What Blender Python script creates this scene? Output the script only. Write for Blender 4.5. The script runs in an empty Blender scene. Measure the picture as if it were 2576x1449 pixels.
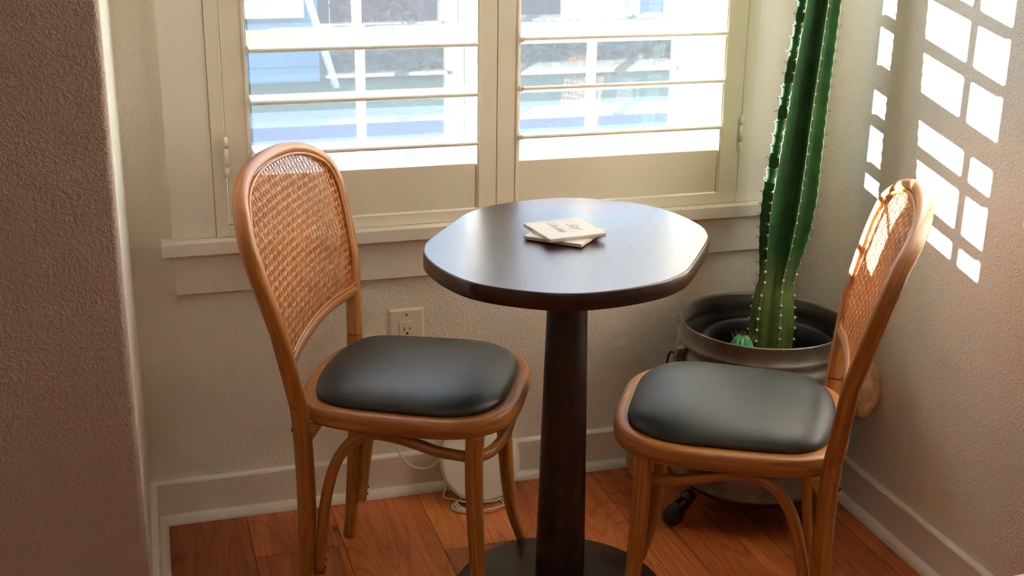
import bpy, bmesh, math, random
from mathutils import Vector, Matrix
random.seed(7)
S = bpy.context.scene
COL = S.collection
PI = math.pi
R_ = math.radians

# ------------------------------------------------------------------ helpers
def link(o, parent=None):
    COL.objects.link(o)
    if parent is not None:
        o.parent = parent
    return o

def tag(o, label=None, cat=None, group=None, kind=None):
    if label: o['label'] = label
    if cat: o['category'] = cat
    if group: o['group'] = group
    if kind: o['kind'] = kind
    return o

def thing(name, label, cat, loc=(0, 0, 0), rz=0.0, group=None):
    o = bpy.data.objects.new(name, None)
    o.empty_display_size = 0.05
    link(o)
    o.location = loc
    o.rotation_euler = (0, 0, rz)
    return tag(o, label, cat, group)

class MB:
    """collects geometry with UVs, then links ONE mesh object"""
    def __init__(s):
        s.v = []; s.f = []; s.uv = []; s.sm = []; s.mi = []; s.tone = []
    def add(s, vs, fs, uvs=None, smooth=False, mi=0, tone=0.5):
        b = len(s.v)
        s.v += [tuple(p) for p in vs]
        for k, f in enumerate(fs):
            s.f.append([b + i for i in f])
            s.uv.append(uvs[k] if uvs else None)
            s.sm.append(smooth); s.mi.append(mi); s.tone.append(tone)
    def box(s, x0, x1, y0, y1, z0, z1, mi=0, M=None):
        vs = [(x0, y0, z0), (x1, y0, z0), (x1, y1, z0), (x0, y1, z0), (x0, y0, z1), (x1, y0, z1), (x1, y1, z1), (x0, y1, z1)]
        if M is not None: vs = [tuple(M @ Vector(p)) for p in vs]
        fs = [(0, 3, 2, 1), (4, 5, 6, 7), (0, 1, 5, 4), (1, 2, 6, 5), (2, 3, 7, 6), (3, 0, 4, 7)]
        L = (x1 - x0, y1 - y0, z1 - z0)
        uvs = []
        for f in fs:
            q = [vs[i] for i in f]
            e1 = (Vector(q[1]) - Vector(q[0])).length; e2 = (Vector(q[3]) - Vector(q[0])).length
            if e1 >= e2: uvs.append([(0, 0), (e1, 0), (e1, e2), (0, e2)])
            else: uvs.append([(0, 0), (0, e1), (e2, e1), (e2, 0)])
        s.add(vs, fs, uvs, False, mi)
    def sweep(s, pts, N, a, b, n=16, closed=False, caps=True, ex=2.0, mi=0, smooth=True, u0=0.0, per=None):
        """sweep an (super)ellipse; N: reference normal(s); a: half size along B=TxN, b: half size along N"""
        m = len(pts); pts = [Vector(p) for p in pts]
        vs = []; us = []; u = u0
        for i in range(m):
            if closed: T = pts[(i + 1) % m] - pts[i - 1]
            else: T = pts[min(i + 1, m - 1)] - pts[max(i - 1, 0)]
            T.normalize()
            n0 = Vector(N[i]) if isinstance(N, list) else Vector(N)
            B = T.cross(n0)
            if B.length < 1e-6: B = T.cross(Vector((0.3, 0.5, 0.8)))
            B.normalize(); n1 = B.cross(T).normalized()
            ai = a[i] if isinstance(a, (list, tuple)) else a
            bi = b[i] if isinstance(b, (list, tuple)) else b
            if i: u += (pts[i] - pts[i - 1]).length
            us.append(u)
            for k in range(n):
                t = 2 * PI * k / n; c, sn = math.cos(t), math.sin(t)
                p = 2.0 / ex
                cx = math.copysign(abs(c) ** p, c); sx = math.copysign(abs(sn) ** p, sn)
                vs.append(pts[i] + B * ai * cx + n1 * bi * sx)
        fs = []; uvs = []
        if per is None: per = PI * ((a[0] if isinstance(a, (list, tuple)) else a) + (b[0] if isinstance(b, (list, tuple)) else b))
        R = m if closed else m - 1
        for i in range(R):
            j = (i + 1) % m
            ua = us[i]; ub = us[j] if j > i else u + (pts[j] - pts[i]).length
            for k in range(n):
                l = (k + 1) % n
                fs.append((i * n + k, i * n + l, j * n + l, j * n + k))
                va, vb = per * k / n, per * (k + 1) / n
                uvs.append([(ua, va), (ua, vb), (ub, vb), (ub, va)])
        s.add(vs, fs, uvs, smooth, mi)
        if caps and not closed:
            base = len(s.v) - len(vs)
            for i, rev in ((0, False), (m - 1, True)):
                f = [base + i * n + k for k in range(n)]
                if not rev: f = f[::-1]
                s.f.append(f); s.uv.append([(0.001 * q, 0.0) for q in range(n)]); s.sm.append(False); s.mi.append(mi); s.tone.append(.5)
    def tube(s, pts, r, n=10, closed=False, mi=0, N=(0.13, 0.21, 1)):
        s.sweep(pts, N, r, r, n, closed, mi=mi)
    def lathe(s, prof, c=(0, 0, 0), n=48, mi=0, M=None, smooth=True):
        """prof: list of (r,z)"""
        vs = []
        for r, z in prof:
            for k in range(n):
                t = 2 * PI * k / n
                p = Vector((r * math.cos(t), r * math.sin(t), z))
                if M is not None: p = M @ p
                vs.append((p.x + c[0], p.y + c[1], p.z + c[2]))
        fs = []; uvs = []; acc = 0
        for i in range(len(prof) - 1):
            d = math.hypot(prof[i + 1][0] - prof[i][0], prof[i + 1][1] - prof[i][1])
            for k in range(n):
                l = (k + 1) % n
                fs.append((i * n + k, i * n + l, (i + 1) * n + l, (i + 1) * n + k))
                r = max(prof[i][0], .01)
                uvs.append([(2 * PI * r * k / n, acc), (2 * PI * r * (k + 1) / n, acc), (2 * PI * r * (k + 1) / n, acc + d), (2 * PI * r * k / n, acc + d)])
            acc += d
        s.add(vs, fs, uvs, smooth, mi)
    def build(s, name, mats, parent=None, bevel=0.0, seg=2, autosmooth=None, attr=False, weld=0.0, subsurf=0):
        me = bpy.data.meshes.new(name)
        me.from_pydata(s.v, [], s.f)
        uvl = me.uv_layers.new(name='UVMap')
        li = 0; data = uvl.data
        for k, f in enumerate(s.f):
            q = s.uv[k]
            for i in range(len(f)):
                if q: data[li].uv = q[i]
                else:
                    p = s.v[f[i]]; data[li].uv = (p[0] + p[1] * .37, p[2] + p[1] * .61)
                li += 1
        if attr:
            at = me.attributes.new('tone', 'FLOAT', 'FACE')
            for k, t in enumerate(s.tone): at.data[k].value = t
        if not isinstance(mats, (list, tuple)): mats = [mats]
        for m in mats: me.materials.append(m)
        for k, p in enumerate(me.polygons):
            p.use_smooth = s.sm[k]; p.material_index = s.mi[k]
        me.validate(); me.update()
        if weld:
            bm = bmesh.new(); bm.from_mesh(me); bmesh.ops.remove_doubles(bm, verts=bm.verts, dist=weld)
            bmesh.ops.recalc_face_normals(bm, faces=bm.faces); bm.to_mesh(me); bm.free()
        o = bpy.data.objects.new(name, me)
        link(o, parent)
        if bevel:
            md = o.modifiers.new('Bevel', 'BEVEL'); md.width = bevel; md.segments = seg; md.limit_method = 'ANGLE'; md.angle_limit = R_(40)
            md.harden_normals = False
            for p in me.polygons: p.use_smooth = True
            wn = o.modifiers.new('WN', 'WEIGHTED_NORMAL'); wn.keep_sharp = True
        if subsurf:
            md = o.modifiers.new('Sub', 'SUBSURF'); md.levels = subsurf; md.render_levels = subsurf
        return o

def interp(x, xs, ys):
    if x <= xs[0]: return ys[0]
    for i in range(1, len(xs)):
        if x <= xs[i]:
            t = (x - xs[i - 1]) / (xs[i] - xs[i - 1]); return ys[i - 1] + t * (ys[i] - ys[i - 1])
    return ys[-1]

def spline(P, n=8, closed=False):
    P = [Vector(p) for p in P]; o = []
    m = len(P)
    for i in range(m if closed else m - 1):
        if closed: a, b, c, d = P[i - 1], P[i], P[(i + 1) % m], P[(i + 2) % m]
        else:
            b, c = P[i], P[i + 1]
            a = P[i - 1] if i else b * 2 - c
            d = P[i + 2] if i + 2 < m else c * 2 - b
        for k in range(n):
            t = k / n
            o.append(0.5 * ((2 * b) + (c - a) * t + (2 * a - 5 * b + 4 * c - d) * t * t + (3 * b - a - 3 * c + d) * t ** 3))
    if not closed: o.append(P[-1])
    return o

def text_mesh(body, size, shear, name, mat, parent, M, extrude=0.0002):
    cu = bpy.data.curves.new('tmp_text', 'FONT')
    cu.body = body; cu.size = size; cu.shear = shear; cu.extrude = extrude
    cu.align_x = 'CENTER'; cu.align_y = 'CENTER'; cu.space_character = 0.86
    to = bpy.data.objects.new('tmp_text', cu); COL.objects.link(to)
    dg = bpy.context.evaluated_depsgraph_get()
    me = bpy.data.meshes.new_from_object(to.evaluated_get(dg))
    me.name = name
    bpy.data.objects.remove(to)
    me.transform(M)
    me.materials.clear(); me.materials.append(mat)
    o = bpy.data.objects.new(name, me)
    return link(o, parent)

# ------------------------------------------------------------------ materials
def new_mat(name):
    m = bpy.data.materials.new(name); m.use_nodes = True
    nt = m.node_tree; b = nt.nodes['Principled BSDF']
    return m, nt, b
def nd(nt, t, **kw):
    n = nt.nodes.new(t)
    for k, v in kw.items():
        if k.startswith('i_'):
            key = k[2:]
            n.inputs[int(key) if key.isdigit() else key.replace('_', ' ')].default_value = v
        else: setattr(n, k, v)
    return n
def lk(nt, a, b): nt.links.new(a, b)
def ramp(nt, stops):
    n = nt.nodes.new('ShaderNodeValToRGB'); cr = n.color_ramp
    while len(cr.elements) < len(stops): cr.elements.new(0.5)
    for e, (p, c) in zip(cr.elements, stops):
        e.position = p; e.color = (*c, 1) if len(c) == 3 else c
    return n
def srgb(r, g, b):
    f = lambda c: ((c / 255 + .055) / 1.055) ** 2.4 if c > 10 else c / 255 / 12.92
    return (f(r), f(g), f(b))

def plain(name, col, rough=0.5, metal=0.0, bump=None, spec=0.5, coat=0.0, var=0.0):
    m, nt, b = new_mat(name)
    b.inputs['Base Color'].default_value = (*col, 1)
    b.inputs['Roughness'].default_value = rough; b.inputs['Metallic'].default_value = metal
    b.inputs['Specular IOR Level'].default_value = spec
    if coat: b.inputs['Coat Weight'].default_value = coat; b.inputs['Coat Roughness'].default_value = 0.1
    tc = nd(nt, 'ShaderNodeTexCoord')
    if var:
        no = nd(nt, 'ShaderNodeTexNoise', i_Scale=6.0, i_Detail=4.0)
        lk(nt, tc.outputs['Object'], no.inputs['Vector'])
        r = ramp(nt, [(.3, tuple(c * (1 - var) for c in col)), (.7, tuple(min(1, c * (1 + var)) for c in col))])
        lk(nt, no.outputs['Fac'], r.inputs['Fac']); lk(nt, r.outputs['Color'], b.inputs['Base Color'])
    if bump:
        sc, st, det = bump
        no = nd(nt, 'ShaderNodeTexNoise', i_Scale=sc, i_Detail=det)
        lk(nt, tc.outputs['Object'], no.inputs['Vector'])
        bp = nd(nt, 'ShaderNodeBump', i_Strength=1.0, i_Distance=st)
        lk(nt, no.outputs['Fac'], bp.inputs['Height']); lk(nt, bp.outputs['Normal'], b.inputs['Normal'])
    return m

def wall_paint(name, col):
    m, nt, b = new_mat(name)
    b.inputs['Base Color'].default_value = (*col, 1); b.inputs['Roughness'].default_value = 0.62
    tc = nd(nt, 'ShaderNodeTexCoord')
    n1 = nd(nt, 'ShaderNodeTexNoise', i_Scale=150.0, i_Detail=2.5, i_Roughness=0.55, i_Distortion=0.7)
    lk(nt, tc.outputs['Object'], n1.inputs['Vector'])
    r = ramp(nt, [(.38, (0, 0, 0)), (.68, (1, 1, 1))])
    lk(nt, n1.outputs['Fac'], r.inputs['Fac'])
    bp = nd(nt, 'ShaderNodeBump', i_Strength=0.55, i_Distance=0.0018)
    lk(nt, r.outputs['Color'], bp.inputs['Height']); lk(nt, bp.outputs['Normal'], b.inputs['Normal'])
    return m

def wood(name, c0, c1, c2, rough=0.42, su=4.0, sv=90.0, coat=0.05, bump=.0004):
    m, nt, b = new_mat(name)
    uv = nd(nt, 'ShaderNodeUVMap'); mp = nd(nt, 'ShaderNodeMapping')
    mp.inputs['Scale'].default_value = (su, sv, 1)
    lk(nt, uv.outputs['UV'], mp.inputs['Vector'])
    n1 = nd(nt, 'ShaderNodeTexNoise', i_Scale=1.0, i_Detail=6.0, i_Roughness=0.6, i_Distortion=0.6)
    lk(nt, mp.outputs['Vector'], n1.inputs['Vector'])
    mp2 = nd(nt, 'ShaderNodeMapping'); mp2.inputs['Scale'].default_value = (su * 6, sv * 5, 1)
    lk(nt, uv.outputs['UV'], mp2.inputs['Vector'])
    n2 = nd(nt, 'ShaderNodeTexNoise', i_Scale=1.0, i_Detail=3.0)
    lk(nt, mp2.outputs['Vector'], n2.inputs['Vector'])
    r = ramp(nt, [(.30, c0), (.5, c1), (.72, c2)])
    lk(nt, n1.outputs['Fac'], r.inputs['Fac'])
    r2 = ramp(nt, [(.36, (.55, .5, .45)), (.5, (1, 1, 1))])
    lk(nt, n2.outputs['Fac'], r2.inputs['Fac'])
    mx = nd(nt, 'ShaderNodeMixRGB', blend_type='MULTIPLY'); mx.inputs[0].default_value = 0.5
    lk(nt, r.outputs['Color'], mx.inputs[1]); lk(nt, r2.outputs['Color'], mx.inputs[2])
    lk(nt, mx.outputs['Color'], b.inputs['Base Color'])
    b.inputs['Roughness'].default_value = rough
    b.inputs['Coat Weight'].default_value = coat; b.inputs['Coat Roughness'].default_value = .25
    bp = nd(nt, 'ShaderNodeBump', i_Strength=.6, i_Distance=bump)
    lk(nt, n2.outputs['Fac'], bp.inputs['Height']); lk(nt, bp.outputs['Normal'], b.inputs['Normal'])
    return m

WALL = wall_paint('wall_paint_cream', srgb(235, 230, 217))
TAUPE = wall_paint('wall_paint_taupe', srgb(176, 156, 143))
TRIM = plain('trim_paint', srgb(232, 226, 217), .35, bump=(30, .0003, 2))
SHUT = plain('shutter_paint', srgb(227, 219, 200), .38, bump=(40, .0002, 2))
LOUV = plain('louver_paint', srgb(228, 222, 208), .35)
SASH = plain('sash_vinyl', srgb(232, 232, 228), .35)
CEIL = plain('ceiling_paint', srgb(232, 228, 218), .8)
HONEY = wood('honey_bentwood', srgb(138, 80, 32), srgb(164, 102, 43), srgb(188, 126, 60))
CANE = plain('cane', srgb(202, 134, 74), .42, var=.18)
ESP = None
def espresso():
    m, nt, b = new_mat('espresso_wood')
    tc = nd(nt, 'ShaderNodeTexCoord'); mp = nd(nt, 'ShaderNodeMapping')
    mp0 = nd(nt, 'ShaderNodeMapping'); mp0.inputs['Rotation'].default_value = (0, 0, R_(-55)); mp.inputs['Scale'].default_value = (5, 80, 5)
    lk(nt, tc.outputs['Object'], mp0.inputs['Vector']); lk(nt, mp0.outputs['Vector'], mp.inputs['Vector'])
    n = nd(nt, 'ShaderNodeTexNoise', i_Scale=1.0, i_Detail=6.0, i_Roughness=.65, i_Distortion=.5)
    lk(nt, mp.outputs['Vector'], n.inputs['Vector'])
    r = ramp(nt, [(.3, srgb(26, 14, 11)), (.7, srgb(58, 32, 24))])
    lk(nt, n.outputs['Fac'], r.inputs['Fac']); lk(nt, r.outputs['Color'], b.inputs['Base Color'])
    b.inputs['Roughness'].default_value = .31
    b.inputs['Specular IOR Level'].default_value = .55
    b.inputs['Coat Weight'].default_value = .0; b.inputs['Coat Roughness'].default_value = .22; b.inputs['Coat IOR'].default_value = 1.6
    bp = nd(nt, 'ShaderNodeBump', i_Strength=.25, i_Distance=.0004)
    lk(nt, n.outputs['Fac'], bp.inputs['Height']); lk(nt, bp.outputs['Normal'], b.inputs['Normal'])
    return m
ESP = espresso()
ESPD = wood('espresso_post', srgb(30, 17, 13), srgb(38, 22, 17), srgb(46, 27, 20), .42, 4, 60, .0)
def leather():
    m, nt, b = new_mat('black_leather')
    b.inputs['Base Color'].default_value = (*srgb(27, 28, 28), 1); b.inputs['Roughness'].default_value = .44
    b.inputs['Specular IOR Level'].default_value = .65
    tc = nd(nt, 'ShaderNodeTexCoord')
    v = nd(nt, 'ShaderNodeTexVoronoi', i_Scale=420.0); v.feature = 'DISTANCE_TO_EDGE'
    n = nd(nt, 'ShaderNodeTexNoise', i_Scale=60.0, i_Detail=2.0)
    mixv = nd(nt, 'ShaderNodeMixRGB'); mixv.inputs[0].default_value = .012
    lk(nt, tc.outputs['Object'], mixv.inputs[1]); lk(nt, n.outputs['Color'], mixv.inputs[2]); lk(nt, tc.outputs['Object'], n.inputs['Vector'])
    lk(nt, mixv.outputs['Color'], v.inputs['Vector'])
    bp = nd(nt, 'ShaderNodeBump', i_Strength=.5, i_Distance=.0006)
    lk(nt, v.outputs['Distance'], bp.inputs['Height']); lk(nt, bp.outputs['Normal'], b.inputs['Normal'])
    return m
LEATHER = leather()
def galv():
    m, nt, b = new_mat('galvanised_steel')
    tc = nd(nt, 'ShaderNodeTexCoord')
    n = nd(nt, 'ShaderNodeTexNoise', i_Scale=14.0, i_Detail=5.0, i_Roughness=.6); lk(nt, tc.outputs['Object'], n.inputs['Vector'])
    r = ramp(nt, [(.3, srgb(96, 92, 84)), (.7, srgb(138, 132, 120))]); lk(nt, n.outputs['Fac'], r.inputs['Fac'])
    lk(nt, r.outputs['Color'], b.inputs['Base Color'])
    rr = ramp(nt, [(.3, (.42,) * 3), (.7, (.6,) * 3)]); lk(nt, n.outputs['Fac'], rr.inputs['Fac']); lk(nt, rr.outputs['Color'], b.inputs['Roughness'])
    b.inputs['Metallic'].default_value = .8
    return m
GALV = galv()
DARKMETAL = plain('dark_metal', srgb(58, 54, 50), .45, .7)
BLACKPL = plain('black_plastic', srgb(30, 31, 34), .4)
RUBBER = plain('black_rubber', srgb(26, 25, 25), .6)
SOIL = plain('potting_soil', srgb(40, 30, 24), .95, bump=(80, .006, 4), var=.3)
def cactus_mat():
    m, nt, b = new_mat('cactus_skin')
    tc = nd(nt, 'ShaderNodeTexCoord')
    sx = nd(nt, 'ShaderNodeSeparateXYZ'); lk(nt, tc.outputs['Object'], sx.inputs['Vector'])
    mr = nd(nt, 'ShaderNodeMapRange'); mr.inputs[1].default_value = .17; mr.inputs[2].default_value = .27
    lk(nt, sx.outputs['Z'], mr.inputs[0])
    n = nd(nt, 'ShaderNodeTexNoise', i_Scale=22.0, i_Detail=4.0); lk(nt, tc.outputs['Object'], n.inputs['Vector'])
    old = ramp(nt, [(.3, srgb(58, 74, 36)), (.7, srgb(80, 94, 48))]); new = ramp(nt, [(.3, srgb(20, 48, 21)), (.7, srgb(33, 68, 30))])
    lk(nt, n.outputs['Fac'], old.inputs['Fac']); lk(nt, n.outputs['Fac'], new.inputs['Fac'])
    mx = nd(nt, 'ShaderNodeMixRGB'); lk(nt, mr.outputs[0], mx.inputs[0]); lk(nt, old.outputs['Color'], mx.inputs[1]); lk(nt, new.outputs['Color'], mx.inputs[2])
    lk(nt, mx.outputs['Color'], b.inputs['Base Color']); b.inputs['Roughness'].default_value = .5
    b.inputs['Specular IOR Level'].default_value = .16
    bp = nd(nt, 'ShaderNodeBump', i_Strength=.3, i_Distance=.001); lk(nt, n.outputs['Fac'], bp.inputs['Height']); lk(nt, bp.outputs['Normal'], b.inputs['Normal'])
    return m
CACTUS = cactus_mat()
CREST = plain('cactus_rib_edge', srgb(112, 142, 96), .55, var=.15)
PUP = plain('young_cactus_skin', srgb(58, 136, 78), .45, var=.2)
AREOLE = plain('areole_wool', srgb(222, 206, 180), .9)
SPINE = plain('spines', srgb(120, 72, 52), .6)
def floor_mat():
    m, nt, b = new_mat('oak_floor')
    uv = nd(nt, 'ShaderNodeUVMap'); at = nd(nt, 'ShaderNodeAttribute', attribute_name='tone')
    mp = nd(nt, 'ShaderNodeMapping'); mp.inputs['Scale'].default_value = (2.2, 26, 1); lk(nt, uv.outputs['UV'], mp.inputs['Vector'])
    n = nd(nt, 'ShaderNodeTexNoise', i_Scale=1.0, i_Detail=5.0, i_Roughness=.55, i_Distortion=1.6); lk(nt, mp.outputs['Vector'], n.inputs['Vector'])
    mp2 = nd(nt, 'ShaderNodeMapping'); mp2.inputs['Scale'].default_value = (14, 320, 1); lk(nt, uv.outputs['UV'], mp2.inputs['Vector'])
    n2 = nd(nt, 'ShaderNodeTexNoise', i_Scale=1.0, i_Detail=3.0); lk(nt, mp2.outputs['Vector'], n2.inputs['Vector'])
    # cathedral rings
    w = nd(nt, 'ShaderNodeTexNoise', i_Scale=1.0, i_Detail=1.0, i_Distortion=.4)
    mp3 = nd(nt, 'ShaderNodeMapping'); mp3.inputs['Scale'].default_value = (1.3, 7, 1); lk(nt, uv.outputs['UV'], mp3.inputs['Vector']); lk(nt, mp3.outputs['Vector'], w.inputs['Vector'])
    mul = nd(nt, 'ShaderNodeMath', operation='MULTIPLY'); mul.inputs[1].default_value = 16; lk(nt, w.outputs['Fac'], mul.inputs[0])
    fr = nd(nt, 'ShaderNodeMath', operation='PINGPONG'); fr.inputs[1].default_value = .5; lk(nt, mul.outputs[0], fr.inputs[0])
    rr = ramp(nt, [(.0, (.62, .50, .42)), (.16, (1, 1, 1))]); lk(nt, fr.outputs[0], rr.inputs['Fac'])
    base = ramp(nt, [(.0, srgb(116, 54, 24)), (.35, srgb(158, 79, 35)), (.7, srgb(188, 106, 48)), (1, srgb(212, 138, 72))])
    add = nd(nt, 'ShaderNodeMath', operation='MULTIPLY_ADD'); add.inputs[1].default_value = .9; add.inputs[2].default_value = -.45
    lk(nt, n.outputs['Fac'], add.inputs[0])
    add2 = nd(nt, 'ShaderNodeMath', operation='ADD'); lk(nt, add.outputs[0], add2.inputs[0]); lk(nt, at.outputs['Fac'], add2.inputs[1])
    lk(nt, add2.outputs[0], base.inputs['Fac'])
    mx = nd(nt, 'ShaderNodeMixRGB', blend_type='MULTIPLY'); mx.inputs[0].default_value = .75
    lk(nt, base.outputs['Color'], mx.inputs[1]); lk(nt, rr.outputs['Color'], mx.inputs[2])
    pr = ramp(nt, [(.35, (.6, .5, .42)), (.52, (1, 1, 1))]); lk(nt, n2.outputs['Fac'], pr.inputs['Fac'])
    mx2 = nd(nt, 'ShaderNodeMixRGB', blend_type='MULTIPLY'); mx2.inputs[0].default_value = .5
    lk(nt, mx.outputs['Color'], mx2.inputs[1]); lk(nt, pr.outputs['Color'], mx2.inputs[2])
    # knots
    vo = nd(nt, 'ShaderNodeTexVoronoi', i_Scale=1.0); mp4 = nd(nt, 'ShaderNodeMapping'); mp4.inputs['Scale'].default_value = (3.2, 6.5, 1)
    lk(nt, uv.outputs['UV'], mp4.inputs['Vector']); lk(nt, mp4.outputs['Vector'], vo.inputs['Vector'])
    nk = nd(nt, 'ShaderNodeMath', operation='MULTIPLY_ADD'); nk.inputs[1].default_value = .14; lk(nt, n2.outputs['Fac'], nk.inputs[0]); lk(nt, vo.outputs['Distance'], nk.inputs[2])
    kr = ramp(nt, [(.105, (.12, .08, .06)), (.135, (.75, .62, .5)), (.2, (1, 1, 1))]); lk(nt, nk.outputs[0], kr.inputs['Fac'])
    mx3 = nd(nt, 'ShaderNodeMixRGB', blend_type='MULTIPLY'); mx3.inputs[0].default_value = 1
    lk(nt, mx2.outputs['Color'], mx3.inputs[1]); lk(nt, kr.outputs['Color'], mx3.inputs[2])
    lk(nt, mx3.outputs['Color'], b.inputs['Base Color'])
    b.inputs['Roughness'].default_value = .4; b.inputs['Specular IOR Level'].default_value = .4
    bp = nd(nt, 'ShaderNodeBump', i_Strength=.4, i_Distance=.0005); lk(nt, n2.outputs['Fac'], bp.inputs['Height']); lk(nt, bp.outputs['Normal'], b.inputs['Normal'])
    return m
FLOOR = floor_mat()
GAP = plain('floor_gap', srgb(48, 24, 14), .8)
def glass_mat():
    m, nt, b = new_mat('window_glass'); nt.nodes.remove(b)
    out = nt.nodes['Material Output']
    tr = nd(nt, 'ShaderNodeBsdfTransparent'); tr.inputs[0].default_value = (.93, .95, .95, 1)
    gl = nd(nt, 'ShaderNodeBsdfGlossy'); gl.inputs['Roughness'].default_value = 0.0
    ge = nd(nt, 'ShaderNodeNewGeometry'); dt = nd(nt, 'ShaderNodeVectorMath', operation='DOT_PRODUCT')
    lk(nt, ge.outputs['Normal'], dt.inputs[0]); lk(nt, ge.outputs['Incoming'], dt.inputs[1])
    ab = nd(nt, 'ShaderNodeMath', operation='ABSOLUTE'); lk(nt, dt.outputs['Value'], ab.inputs[0])
    om = nd(nt, 'ShaderNodeMath', operation='SUBTRACT'); om.inputs[0].default_value = 1; lk(nt, ab.outputs[0], om.inputs[1])
    pw = nd(nt, 'ShaderNodeMath', operation='POWER'); pw.inputs[1].default_value = 5; lk(nt, om.outputs[0], pw.inputs[0])
    ml = nd(nt, 'ShaderNodeMath', operation='MULTIPLY_ADD'); ml.inputs[1].default_value = .94; ml.inputs[2].default_value = .034; lk(nt, pw.outputs[0], ml.inputs[0])
    mx = nd(nt, 'ShaderNodeMixShader'); lk(nt, ml.outputs[0], mx.inputs[0]); lk(nt, tr.outputs[0], mx.inputs[1]); lk(nt, gl.outputs[0], mx.inputs[2])
    lk(nt, mx.outputs[0], out.inputs['Surface'])
    return m
GLASS = glass_mat()
def screen_mat():
    m, nt, b = new_mat('insect_mesh'); nt.nodes.remove(b)
    out = nt.nodes['Material Output']
    tr = nd(nt, 'ShaderNodeBsdfTransparent'); df = nd(nt, 'ShaderNodeBsdfDiffuse'); df.inputs[0].default_value = (.035, .037, .04, 1)
    tl = nd(nt, 'ShaderNodeBsdfTranslucent'); tl.inputs[0].default_value = (.03, .032, .035, 1)
    m1 = nd(nt, 'ShaderNodeMixShader'); m1.inputs[0].default_value = .5
    lk(nt, df.outputs[0], m1.inputs[1]); lk(nt, tl.outputs[0], m1.inputs[2])
    mx = nd(nt, 'ShaderNodeMixShader'); mx.inputs[0].default_value = .32
    lk(nt, tr.outputs[0], mx.inputs[1]); lk(nt, m1.outputs[0], mx.inputs[2]); lk(nt, mx.outputs[0], out.inputs['Surface'])
    return m
SCREEN = screen_mat()
WHITEPL = plain('white_plastic', srgb(236, 231, 220), .35)
PLATE = plain('outlet_plastic', srgb(232, 222, 206), .3)
BLACK = plain('black_slot', srgb(12, 11, 10), .7)
STONE = plain('coaster_stone', srgb(224, 214, 208), .75, var=.04, bump=(200, .0003, 2))
STONEB = plain('coaster_edge_stone', srgb(214, 198, 186), .75)
INK = plain('coaster_ink', srgb(172, 168, 170), .8)
STEEL = plain('steel', srgb(150, 140, 124), .35, .9)
GRIP = wood('pale_grip_wood', srgb(160, 120, 84), srgb(196, 154, 112), srgb(214, 176, 134), .55, 20, 60, 0)
RED = plain('red_lacquer', srgb(110, 22, 14), .3, coat=.3)
GRASS = plain('grass', srgb(40, 60, 31), .9, var=.4, bump=(25, .03, 4))
CONC = plain('concrete', srgb(98, 101, 103), .85, var=.06)
ASPH = plain('asphalt', srgb(60, 67, 76), .9, var=.08)
BLUE = plain('blue_siding', srgb(50, 88, 106), .7)
DARKWIN = plain('dark_window', srgb(40, 44, 66), .3)
WHITEP = plain('white_exterior_paint', srgb(190, 192, 198), .6)
ROOF = plain('roof_shingle', srgb(92, 88, 92), .9, var=.1)
HEDGE = plain('hedge_leaves', srgb(28, 44, 32), .9, var=.4)
BARK = plain('bark', srgb(52, 55, 66), .9, bump=(18, .02, 4), var=.2)
BROWN = plain('brown_fence', srgb(53, 44, 44), .85, var=.08)
PALEH = plain('pale_blue_siding', srgb(96, 110, 124), .7)
RUST = plain('autumn_leaves', srgb(72, 42, 39), .9, var=.3)

# ------------------------------------------------------------------ camera
C0 = Vector((-1.5537215, -2.65, 1.41961782))
Rr = Vector((0.95670268, -0.29075539, 0.01346433)); Uu = Vector((0.0810638, 0.31059017, 0.94708099)); Ff = Vector((0.2795508, 0.90498345, -0.32071218))
cam = bpy.data.cameras.new('Camera'); cam.sensor_width = 36; cam.sensor_fit = 'HORIZONTAL'
cam.lens = 36 * 3207 / 2576; cam.clip_start = .05; cam.clip_end = 200
co = bpy.data.objects.new('Camera', cam); link(co)
M = Matrix.Identity(4)
for i in range(3):
    M[i][0] = Rr[i]; M[i][1] = Uu[i]; M[i][2] = -Ff[i]; M[i][3] = C0[i]
co.matrix_world = M
cam.dof.use_dof = True; cam.dof.focus_distance = 2.25; cam.dof.aperture_fstop = 16.0
S.camera = co

# ------------------------------------------------------------------ room
H = 2.6
XL, YD, XE = -1.566, -.58, -1.5771      # left alcove wall: corner x, depth, x of its free end
OX0, OX1, OZ0, OZ1 = -1.392, -.163, .628, 2.16   # opening in the window wall
def slab(name, boxes, mat, bevel=0.0):
    m = MB()
    for b in boxes: m.box(*b)
    o = m.build(name, mat, None, bevel)
    o['kind'] = 'structure'; return o

slab('wall_back', [(-1.75, OX0, 0, .24, -.25, H), (OX1, .2, 0, .24, -.25, H), (OX0, OX1, 0, .24, -.25, OZ0), (OX0, OX1, 0, .24, OZ1, H)], WALL)
slab('wall_right', [(0, .2, -5.2, 0, -.25, H)], WALL)
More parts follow.
